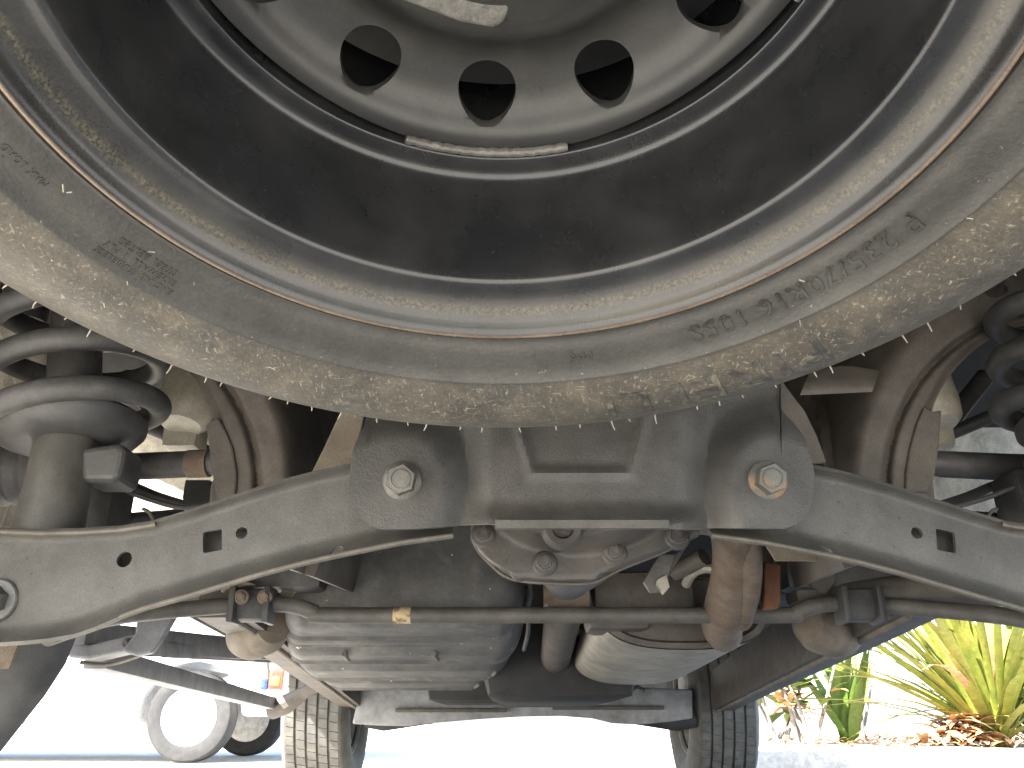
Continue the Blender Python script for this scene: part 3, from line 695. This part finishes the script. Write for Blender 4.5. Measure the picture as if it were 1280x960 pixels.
# --- fuel tank: blow-moulded, with ribs running across its belly
rows = [(P(500, y, Y).z, Y, xl, xr) for y, Y, xl, xr in ((640, 1.34, 410, 640), (684, 1.33, 388, 652), (700, 1.325, 372, 655), (730, 1.318, 356, 656), (757, 1.315, 348, 657), (772, 1.322, 344, 657), (780, 1.335, 344, 657))]
for k in range(74):
    Y = 1.345 + k * .0135; z_ = .388 - .0589 * (Y - 1.345)
    for yc, hw_, dp in ((1.475, .018, .012), (1.59, .040, .030), (1.79, .030, .018), (1.86, .020, .016), (2.09, .034, .022)): z_ += .75 * dp * sst(hw_ + .022, hw_ - .004, abs(Y - yc))
    if Y > 2.25: z_ += 1.2 * (Y - 2.25) ** 2 * 4
    rows.append((z_, Y, interp([(1.3, 343), (1.55, 341), (1.8, 352), (2.0, 372), (2.2, 400), (2.4, 430)], Y), interp([(1.3, 657), (1.6, 654), (1.8, 648), (2.0, 634), (2.2, 615), (2.4, 595)], Y)))
g = []
for i in range(61):
    u = -1 + 2 * i / 60; row = []
    ue = math.copysign(1 - (1 - abs(u)) ** 1.6, u)
    for k, (z_, Y, xl, xr) in enumerate(rows):
        ref = P(500, 800, Y); kx = (P(600, 800, Y).x - ref.x) / 100
        cx_, hw = ((xl + xr) / 2 - 640) * kx, (xr - xl) / 2 * kx; q = max(0, (abs(ue) - .78) / .22)
        bl = 1 - math.sqrt(max(0, 1 - q * q)); gr = 0
        row.append(Vector((cx_ + ue * hw, Y + .05 * bl, z_ + gr + .085 * bl * sst(.46, .40, z_))))
    g.append(row)
tk = part(MB().sheet(g, .006), 'fuel_tank', M['tank'], sharp=60)
for x in (430, 542): part(MB().tube([P(x, 817, 1.64), P(x + 5, 824, 1.72)], .005, 10), 'tank_pip', M['tank'], tk)
part(MB().tube([P(662, 728, 1.34), P(664, 742, 1.36), P(660, 758, 1.40), P(660, 790, 1.5), P(655, 812, 1.65)], .0038, 8, smooth=5), 'fuel_line', M['black'])
st_ = [P(340, 766, 1.31), P(352, 800, 1.4), P(380, 826, 1.6), P(420, 850, 1.95), P(446, 862, 2.2)]

# --- exhaust: oval silencer, pipe bent over the axle, hangers
mz = []
def oval(cx_, cz, w_, h_, y, n=48, p=2.6):
    out = []
    for k in range(n):
        a = 2 * PI * k / n; c, s2 = math.cos(a), math.sin(a)
        out.append(Vector((cx_ + w_ * math.copysign(abs(c) ** (2 / p), c), y, cz + h_ * math.copysign(abs(s2) ** (2 / p), s2))))
    return out
pa, pb = P(750, 800, 1.40), P(962, 800, 1.40); cxa, wa = (pa.x + pb.x) / 2, (pb.x - pa.x) / 2; zb = P(850, 813, 1.40).z
mf = MB(); n = 48; secs = []
for y, sc, dz in ((1.412, .86, 0), (1.400, .97, 0), (1.392, 1.0, 0), (1.398, 1.0, 0), (1.50, 1.0, -.004), (1.8, 1.0, -.018), (2.02, 1.0, -.026), (2.03, .97, -.026), (2.02, .8, -.026)):
    secs.append(oval(cxa, zb + .062 + dz, wa * sc, .062 * sc, y))
V = [v for s2 in secs for v in s2]; Fc = [(i * n + k, i * n + (k + 1) % n, (i + 1) * n + (k + 1) % n, (i + 1) * n + k) for i in range(len(secs) - 1) for k in range(n)]
Fc += [tuple(range(n)), tuple((len(secs) - 1) * n + k for k in range(n))]
mf.add(V, Fc); ms = part(mf, 'silencer', M['muffler'], sharp=50)
ec = MB(); V = oval(cxa, zb + .062, wa * .985, .060, 1.3915) + oval(cxa, zb + .062, wa * .90, .052, 1.3865) + oval(cxa, zb + .062, wa * .86, .048, 1.395)
ec.add(V, [(i * n + k, i * n + (k + 1) % n, (i + 1) * n + (k + 1) % n, (i + 1) * n + k) for i in range(2) for k in range(n)] + [tuple(2 * n + k for k in range(n))])
part(ec, 'silencer_end', M['frame'], ms)
for yy in (828, 834): part(MB().tube([P(815, yy - 3, 1.66), P(865, yy - 3, 1.66)], .0035, 8), 'silencer_rib', M['muffler'], ms)
ep = part(MB().tube([P(905, 792, 1.40), P(903, 782, 1.34), P(908, 760, 1.26), P(918, 720, 1.18), P(920, 680, 1.13), P(912, 640, 1.10), P(890, 600, 1.10), P(860, 570, 1.12)], [.029, .031, .032, .032, .032, .032, .032, .032], 28, smooth=6), 'exhaust_pipe', M['rust'])
part(MB().tube([P(934, 660, 1.108), P(938, 700, 1.124), P(936, 740, 1.18), P(926, 776, 1.27)], .016, 14, smooth=5), 'pipe_seam', M['rust'], ep)
part(MB().tube([P(858, 730, 1.25), P(866, 716, 1.22), P(880, 710, 1.2), P(896, 712, 1.19)], .0075, 10, smooth=5), 'pipe_flange', M['muffler'], ep)
part(MB().tube([P(842, 716, 1.22), P(862, 706, 1.2), P(880, 696, 1.18)], .012, 12, smooth=5), 'pipe_stub', M['frame'], ep)
hb = MB().poly([P(824, 692, 1.02), P(845, 692, 1.02), P(836, 722, 1.02), P(831, 740, 1.02), P(812, 742, 1.02), P(803, 728, 1.02)], [P(824, 692, 1.028), P(845, 692, 1.028), P(836, 722, 1.028), P(831, 740, 1.028), P(812, 742, 1.028), P(803, 728, 1.028)])
hbo = soften(part(hb, 'exhaust_hanger', M['bolt'], smooth=False), .002)
part(plate([(845, 692), (858, 684), (848, 700), (832, 728), (836, 722)], 1.021, .03), 'hanger_side', M['steel'], hbo, smooth=False)
part(plate([(822, 724), (833, 719), (837, 734), (830, 742), (820, 730)], 1.012, .012), 'hanger_tip', M['muffler'], hbo, smooth=False)
soften(part(plate([(956, 702), (976, 706), (976, 752), (974, 760), (955, 762)], 1.20, .02), 'rusty_bracket', M['redrust'], smooth=False), .002)
bx_ = MB(); bx_.box(P(800, 748, 1.38), (.16, .10, .075), None, .02); bx_.box(P(770, 772, 1.42), (.10, .1, .05), None, .015); part(bx_, 'heat_shield', M['frame'])

# --- forward underbody: floor, gearbox, front subframe
fl = [[Vector((x, y, z)) for y, z in ((-.35, .80), (.62, .80), (.85, .88), (1.2, .90), (1.5, .66), (2.4, .55), (3.0, .50), (3.2, .62), (4.0, .60))] for x in (X0 - .86, X0 - .5, X0 - .2, X0, X0 + .2, X0 + .5, X0 + .86)]
part(MB().sheet(fl, .01), 'floor_pan', M['dark'])
gb_ = MB(); gb_.box(P(690, 838, 2.5), (.36, .9, .18), None, .05); gb_.box(P(640, 850, 2.75), (.5, .35, .14), None, .04); part(gb_, 'gearbox', M['dark'])
fs = MB(); bot = [(440, 905), (470, 907), (510, 908), (540, 904), (565, 902), (600, 899), (650, 896), (700, 895), (740, 898), (765, 904), (800, 906), (840, 902), (866, 898)]
f1 = [P(x, y, 3.05) for x, y in bot] + [P(866, 862, 3.05), P(780, 858, 3.05), P(620, 858, 3.05), P(450, 862, 3.05)]
fs.poly(f1, [v + Vector((0, .12, .004)) for v in f1]); fso = soften(part(fs, 'front_subframe', M['subframe'], smooth=False), .006)
part(MB().box(P(564, 888, 3.035), (.375, .02, .012), None, .003), 'subframe_lip', M['edge'], fso); part(MB().box(P(760, 885, 3.035), (.375, .02, .012), None, .003), 'subframe_lip', M['edge'], fso)
fa = MB().tube([P(458, 898, 3.1), P(480, 900, 3.1), P(540, 893, 3.08)], [.03, .036, .03], 14); both(fa, 'front_lower_arm', M['dark'])
for x in (558, 748): part(hexbolt(P(x, 865, 3.03), (0, -1, -.3), .014, .010, .012), 'subframe_bolt', M['bolt'], fso)
part(MB().tube([P(790, 862, 3.0), P(797, 858, 3.0), P(806, 863, 3.0)], .006, 8), 'line_clip', M['edge'], fso)
part(MB().tube([P(724, 790, 2.0), P(726, 815, 2.3), P(722, 850, 2.9)], .008, 8, smooth=4), 'brake_line', M['muffler'])

# --- body shell around it (tail raised: the body slopes down to the front)
def BZ(y, z): return z + (3.4 - y) * .065
side = [(-.42, .55), (-.35, .50), (.33, .47)]
for k in range(13): a = PI - PI * k / 12; side.append((.94 + .58 * math.cos(a), .40 + .56 * math.sin(a)))
side += [(1.56, .42), (2.92, .42)]
for k in range(13): a = PI - PI * k / 12; side.append((3.42 + .46 * math.cos(a), .36 + .43 * math.sin(a)))
side += [(3.92, .42), (4.25, .45), (4.3, .75), (4.15, 1.0), (3.35, 1.12), (2.85, 1.66), (2.2, 1.78), (-.1, 1.76), (-.35, 1.3), (-.42, .9)]
for sg in (-1, 1):
    f = [Vector((X0 + sg * .905, y, BZ(y, z))) for y, z in side]
    part(MB().poly(f, [v - Vector((sg * .03, 0, 0)) for v in f]), 'body_side', M['paint'], smooth=False)
    wn = [(.0, 1.2), (.05, 1.62), (2.15, 1.64), (2.75, 1.2)]
    f = [Vector((X0 + sg * .908, y, BZ(y, z))) for y, z in wn]; part(MB().poly(f, [v - Vector((sg * .006, 0, 0)) for v in f]), 'side_window', M['glass'], smooth=False)
    wh = []
    for k in range(17):
        a = R(-8) + (PI + R(8)) * k / 16; wh.append([Vector((X0 + sg * lerp(.48, .88, j / 4), .94 + .50 * math.cos(a), .56 + .50 * math.sin(a))) for j in range(5)])
    part(MB().sheet(wh, .006), 'wheelhouse', M['beige'])
roof = [[Vector((x, y, BZ(y, z))) for y, z in ((-.42, .9), (-.35, 1.3), (-.1, 1.765), (2.2, 1.785), (2.85, 1.665), (3.35, 1.125), (4.15, 1.005), (4.3, .75), (4.25, .45))] for x in (X0 - .9, X0, X0 + .9)]
part(MB().sheet(roof, .01), 'body_top', M['paint'], smooth=False)
bp = MB().box((X0, -.42, BZ(-.42, .62)), (1.78, .20, .24), None, .05); part(bp, 'rear_bumper', M['plastic'])
# pale body mount beside the left arch
bm_ = MB().lathe([(0, .0), (.026, .0), (.034, .008), (.038, .03), (.040, .08), (.040, .16), (0, .16)], 32, frame_to(P(226, 532, 1.06), (.05, .25, 1))); both(bm_, 'body_mount_cup', M['beigepaint'])
bm_ = MB().box(P(232, 548, 1.10), (.05, .05, .04), None, .012); both(bm_, 'body_mount_foot', M['beigepaint'])

# --- step board on the left with its bracket
def bar(a, b, w_, h_, name, m, par=None):
    a, b = Vector(a), Vector(b); d_ = b - a; c = (a + b) / 2
    return part(MB().box(c, (w_, h_, d_.length), d_.to_track_quat('Z', 'Y'), .006), name, m, par)
sbd = bar(P(120, 822, 1.42), P(340, 880, 2.9), .04, .036, 'step_board', M['board'])
bar(P(95, 797, 1.36), P(345, 814, 2.6), .03, .05, 'sill_flange', M['board']); bar(P(205, 812, 1.7), P(350, 823, 2.7), .016, .03, 'sill_trim', M['board'])
soften(part(plate([(88, 803), (112, 806), (150, 797), (172, 792), (176, 806), (150, 815), (110, 824), (84, 822)], 1.36, .05), 'step_bracket', M['board'], sbd, smooth=False), .004)
soften(part(plate([(170, 775), (222, 762), (200, 800), (188, 816), (170, 820), (150, 814), (168, 792)], 1.34, .02), 'step_bracket', M['board'], sbd, smooth=False), .004)
part(MB().tube([P(100, 828, 1.38), P(140, 830, 1.4), P(190, 814, 1.36)], .003, 8, smooth=5), 'step_wire', M['edge'], sbd)
part(hexbolt(P(160, 804, 1.35), (0, -1, -.2), .009, .007, .008), 'step_bolt', M['bolt'], sbd)
eb = MB(); eb.tube([P(340, 885, 2.88), P(358, 880, 2.86), P(380, 866, 2.84), P(398, 856, 2.82)], [.035, .03, .02, .02], 10, smooth=4); part(eb, 'board_end_bracket', M['frame'], sbd)

# ------------------------------------------------------------------ white car parked beyond on the left
car = empty('parked_car', (-2.6, 7.0, 0)); tag(car, 'white parked car with blue tinted windows, red tail lamp and dark tyres', 'car')
CI = Matrix.Translation((2.6, -7.0, 0))
def cpart(mb, name, m, par=None, smooth=False, sharp=35):
    q = MB(); q.f = mb.f; q.v = [CI @ v for v in mb.v]; return q.build(name, m, par or car, smooth, sharp)
CX1 = P(354, 850, 6.3).x            # tail end of the car
Yc = 6.3
cs2 = [(0, .42), (-.02, .60), (-.02, .95), (-.25, 1.02), (-.7, 1.42), (-2.3, 1.45), (-3.0, 1.02), (-4.1, .92), (-4.3, .6), (-4.2, .30), (-3.83, .27)]
for k in range(9): a = PI - PI * k / 8; cs2.append((-3.45 + .37 * math.cos(a), .30 + .37 * math.sin(a)))
cs2 += [(-1.02, .25)]
for k in range(9): a = PI - PI * k / 8; cs2.append((-.64 + .37 * math.cos(a), .30 + .37 * math.sin(a)))
cs2 += [(-.1, .30)]
f = [Vector((CX1 + x, Yc, z)) for x, z in cs2]
body = soften(cpart(MB().poly(f, [v + Vector((0, 1.65, 0)) for v in f]), 'car_body', M['carwhite']), .03, 3)
f = [Vector((CX1 + x, Yc - .012, z)) for x, z in ((-.62, 1.04), (-.85, 1.36), (-2.2, 1.38), (-2.75, 1.04))]
cpart(MB().poly(f, [v + Vector((0, .02, 0)) for v in f]), 'side_window', M['carblue'])
tl = MB().box(Vector((CX1 - .035, Yc + .06, .545)), (.13, .2, .15), None, .03); cpart(tl, 'tail_lamp', M['lampred'])
tl = MB().box(Vector((CX1 - .13, Yc + .05, .545)), (.06, .16, .15), None, .02); cpart(tl, 'lamp_corner', M['carblue'])
tl = MB().box(Vector((CX1 - .04, Yc + .045, .53)), (.06, .2, .07), None, .02); cpart(tl, 'turn_signal', M['lamporange'])
cpart(MB().box(Vector((CX1 - 1.05, Yc - .012, .80)), (.62, .03, .018), None, .005), 'door_moulding', M['carblue'])
cpart(MB().box(Vector((CX1 - 2.1, Yc - .012, .66)), (.9, .03, .05), None, .01), 'side_stripe', M['carblue'])
cpart(MB().box(Vector((CX1 - .1, Yc + .8, .40)), (.22, 1.6, .16), None, .05), 'bumper', M['carwhite'])
for x in (-.64, -3.45):
    for yy, dr in ((.10, -1), (1.5, 1)):
        c = Vector((CX1 + x, Yc + yy, .30)); mm = frame_to(c, (0, dr, 0))
        wl = empty('car_wheel', CI @ c); wl.parent = car; iv = Matrix.Translation(-c)
        def lo_(mb): q = MB(); q.f = mb.f; q.v = [iv @ v for v in mb.v]; return q
        lo_(MB().lathe([(.19, -.08), (.24, -.095), (.285, -.085), (.3, -.06), (.3, .06), (.285, .085), (.24, .095), (.19, .08)], 48, mm, closed=True)).build('tyre', M['dark'], wl)
        lo_(MB().lathe([(0, .05), (.06, .06), (.10, .045), (.17, .06), (.195, .085), (.2, .07), (.19, -.08), (0, -.08)], 40, mm)).build('wheel_cover', M['whitewheel'], wl)


# ------------------------------------------------------------------ plants in the bed on the right
def leaf(mb, base, dirn, L, w, droop, fold=.25, seg=7):
    d = Vector(dirn).normalized(); p = Vector(base); sd_ = d.cross(Vector((0, 0, 1)))
    sd_ = sd_.normalized() if sd_.length > .05 else Vector((1, 0, 0)); V = []; Fc = []
    for i in range(seg + 1):
        t = i / seg; ww = w * (math.sin(PI * (.12 + .88 * t)) ** .8 if t < 1 else .02)
        nrm = sd_.cross(d).normalized()
        V += [p - sd_ * ww + nrm * fold * ww, p.copy(), p + sd_ * ww + nrm * fold * ww]
        p = p + d * (L / seg); d = (d + Vector((0, 0, -droop / seg))).normalized()
    for i in range(seg):
        for k in (0, 1): Fc.append((i * 3 + k, i * 3 + k + 1, i * 3 + k + 4, i * 3 + k + 3))
    mb.add(V, Fc)
def plant(px, Y, name, label, cat, mats, n, L, w, spread, droop, stems=0, stem_h=.6, dry=0, group=None):
    b = P(px, 920, Y); b.z = BED
    o = empty(name, b); tag(o, label, cat, group)
    fm = MB(); dm = MB(); sm_ = MB(); tips = [(Vector((0, 0, 0)), 1)]
    if stems:
        tips = []
        for k in range(stems):
            a = random.uniform(0, 2 * PI); q = Vector((math.cos(a) * spread * .5, math.sin(a) * spread * .5, 1)).normalized() * stem_h * random.uniform(.6, 1.1)
            sm_.tube([Vector((random.uniform(-.06, .06), random.uniform(-.06, .06), -.03)), q * .5 + Vector((random.uniform(-.03, .03), 0, 0)), q], [.014, .011, .007], 7)
            tips += [(q * t, 1) for t in (.45, .6, .75, .9, 1.0)]
    for k in range(n):
        t, _ = random.choice(tips); a = random.uniform(0, 2 * PI); up = random.uniform(.25, 1.3) if not stems else random.uniform(-.2, .9)
        dr = Vector((math.cos(a) * spread, math.sin(a) * spread, up)); LL = L * random.uniform(.6, 1.15)
        leaf(dm if random.random() < dry else fm, t + Vector((random.uniform(-.05, .05), random.uniform(-.05, .05), 0)), dr, LL, w * random.uniform(.7, 1.2), droop * random.uniform(.5, 1.4))
    if fm.v: tag(fm.build('foliage', M[mats], o), kind='stuff')
    if dm.v: tag(dm.build('dry_foliage', M['leafdry'], o), kind='stuff')
    if sm_.v: tag(sm_.build('stem', M['stem'], o), kind='stuff')
    return o
plant(1245, 5.6, 'strap_leaf_plant', 'tall clump of arching yellow green strap leaves above a heap of dry leaves', 'plant', 'leafA', 110, 1.5, .030, .5, .8, dry=.04)
plant(1310, 6.2, 'strap_leaf_plant', 'tall yellow green strap leaf clump behind the dry leaf heap, reaching out of frame', 'plant', 'leafA', 90, 1.6, .032, .6, .8)
plant(975, 6.4, 'broad_leaf_shrub', 'low bright green broad leaved shrub beside the right front tyre', 'shrub', 'leafB', 60, .26, .055, .9, .5, stems=6, stem_h=.75)
plant(1012, 6.0, 'twiggy_shrub', 'half dry twiggy shrub with grey stems and brown leaves', 'shrub', 'leafB', 34, .20, .03, .9, .6, stems=7, stem_h=.55, dry=.65)
plant(1062, 6.6, 'young_palm', 'slim young plant with upright green blades beside the twiggy shrub', 'plant', 'leafB', 22, .8, .05, .25, .25, dry=.12)
plant(1080, 7.4, 'leafy_shrub', 'sparse yellow green shrub standing furthest back in the bed', 'shrub', 'leafA', 60, .24, .04, .9, .5, stems=6, stem_h=1.1, dry=.15)
hp_ = MB()
b0 = P(1205, 920, 5.5)
for k in range(150):
    r_ = abs(random.gauss(0, .16)); a = random.uniform(0, 2 * PI)
    leaf(hp_, Vector((r_ * math.cos(a) * 1.3, r_ * math.sin(a), max(0.005, .20 - r_ * .7) * random.uniform(.2, 1))), (math.cos(a * 3), math.sin(a * 3), random.uniform(-.2, .6)), random.uniform(.1, .26), random.uniform(.015, .035), random.uniform(.2, 1.2), seg=4)
o = hp_.build('dry_leaf_heap', M['leafdry'], loc=(b0.x, b0.y, BED)); tag(o, 'low heap of dry brown leaves at the foot of the strap leaf plants', 'leaf heap', kind='stuff')
lt = MB()
for k in range(2200):
    x = random.uniform(1.35, 8); y = random.uniform(4.95, 9.5); a = random.uniform(0, 2 * PI)
    leaf(lt, Vector((x, y, BED + random.uniform(.008, .03))), (math.cos(a), math.sin(a), random.uniform(0, .5)), random.uniform(.03, .11), random.uniform(.008, .02), random.uniform(0, 1), seg=2)
tag(lt.build('leaf_litter', M['leafdry']), 'dry brown leaf litter scattered over the gravel bed', 'leaf litter', kind='stuff')
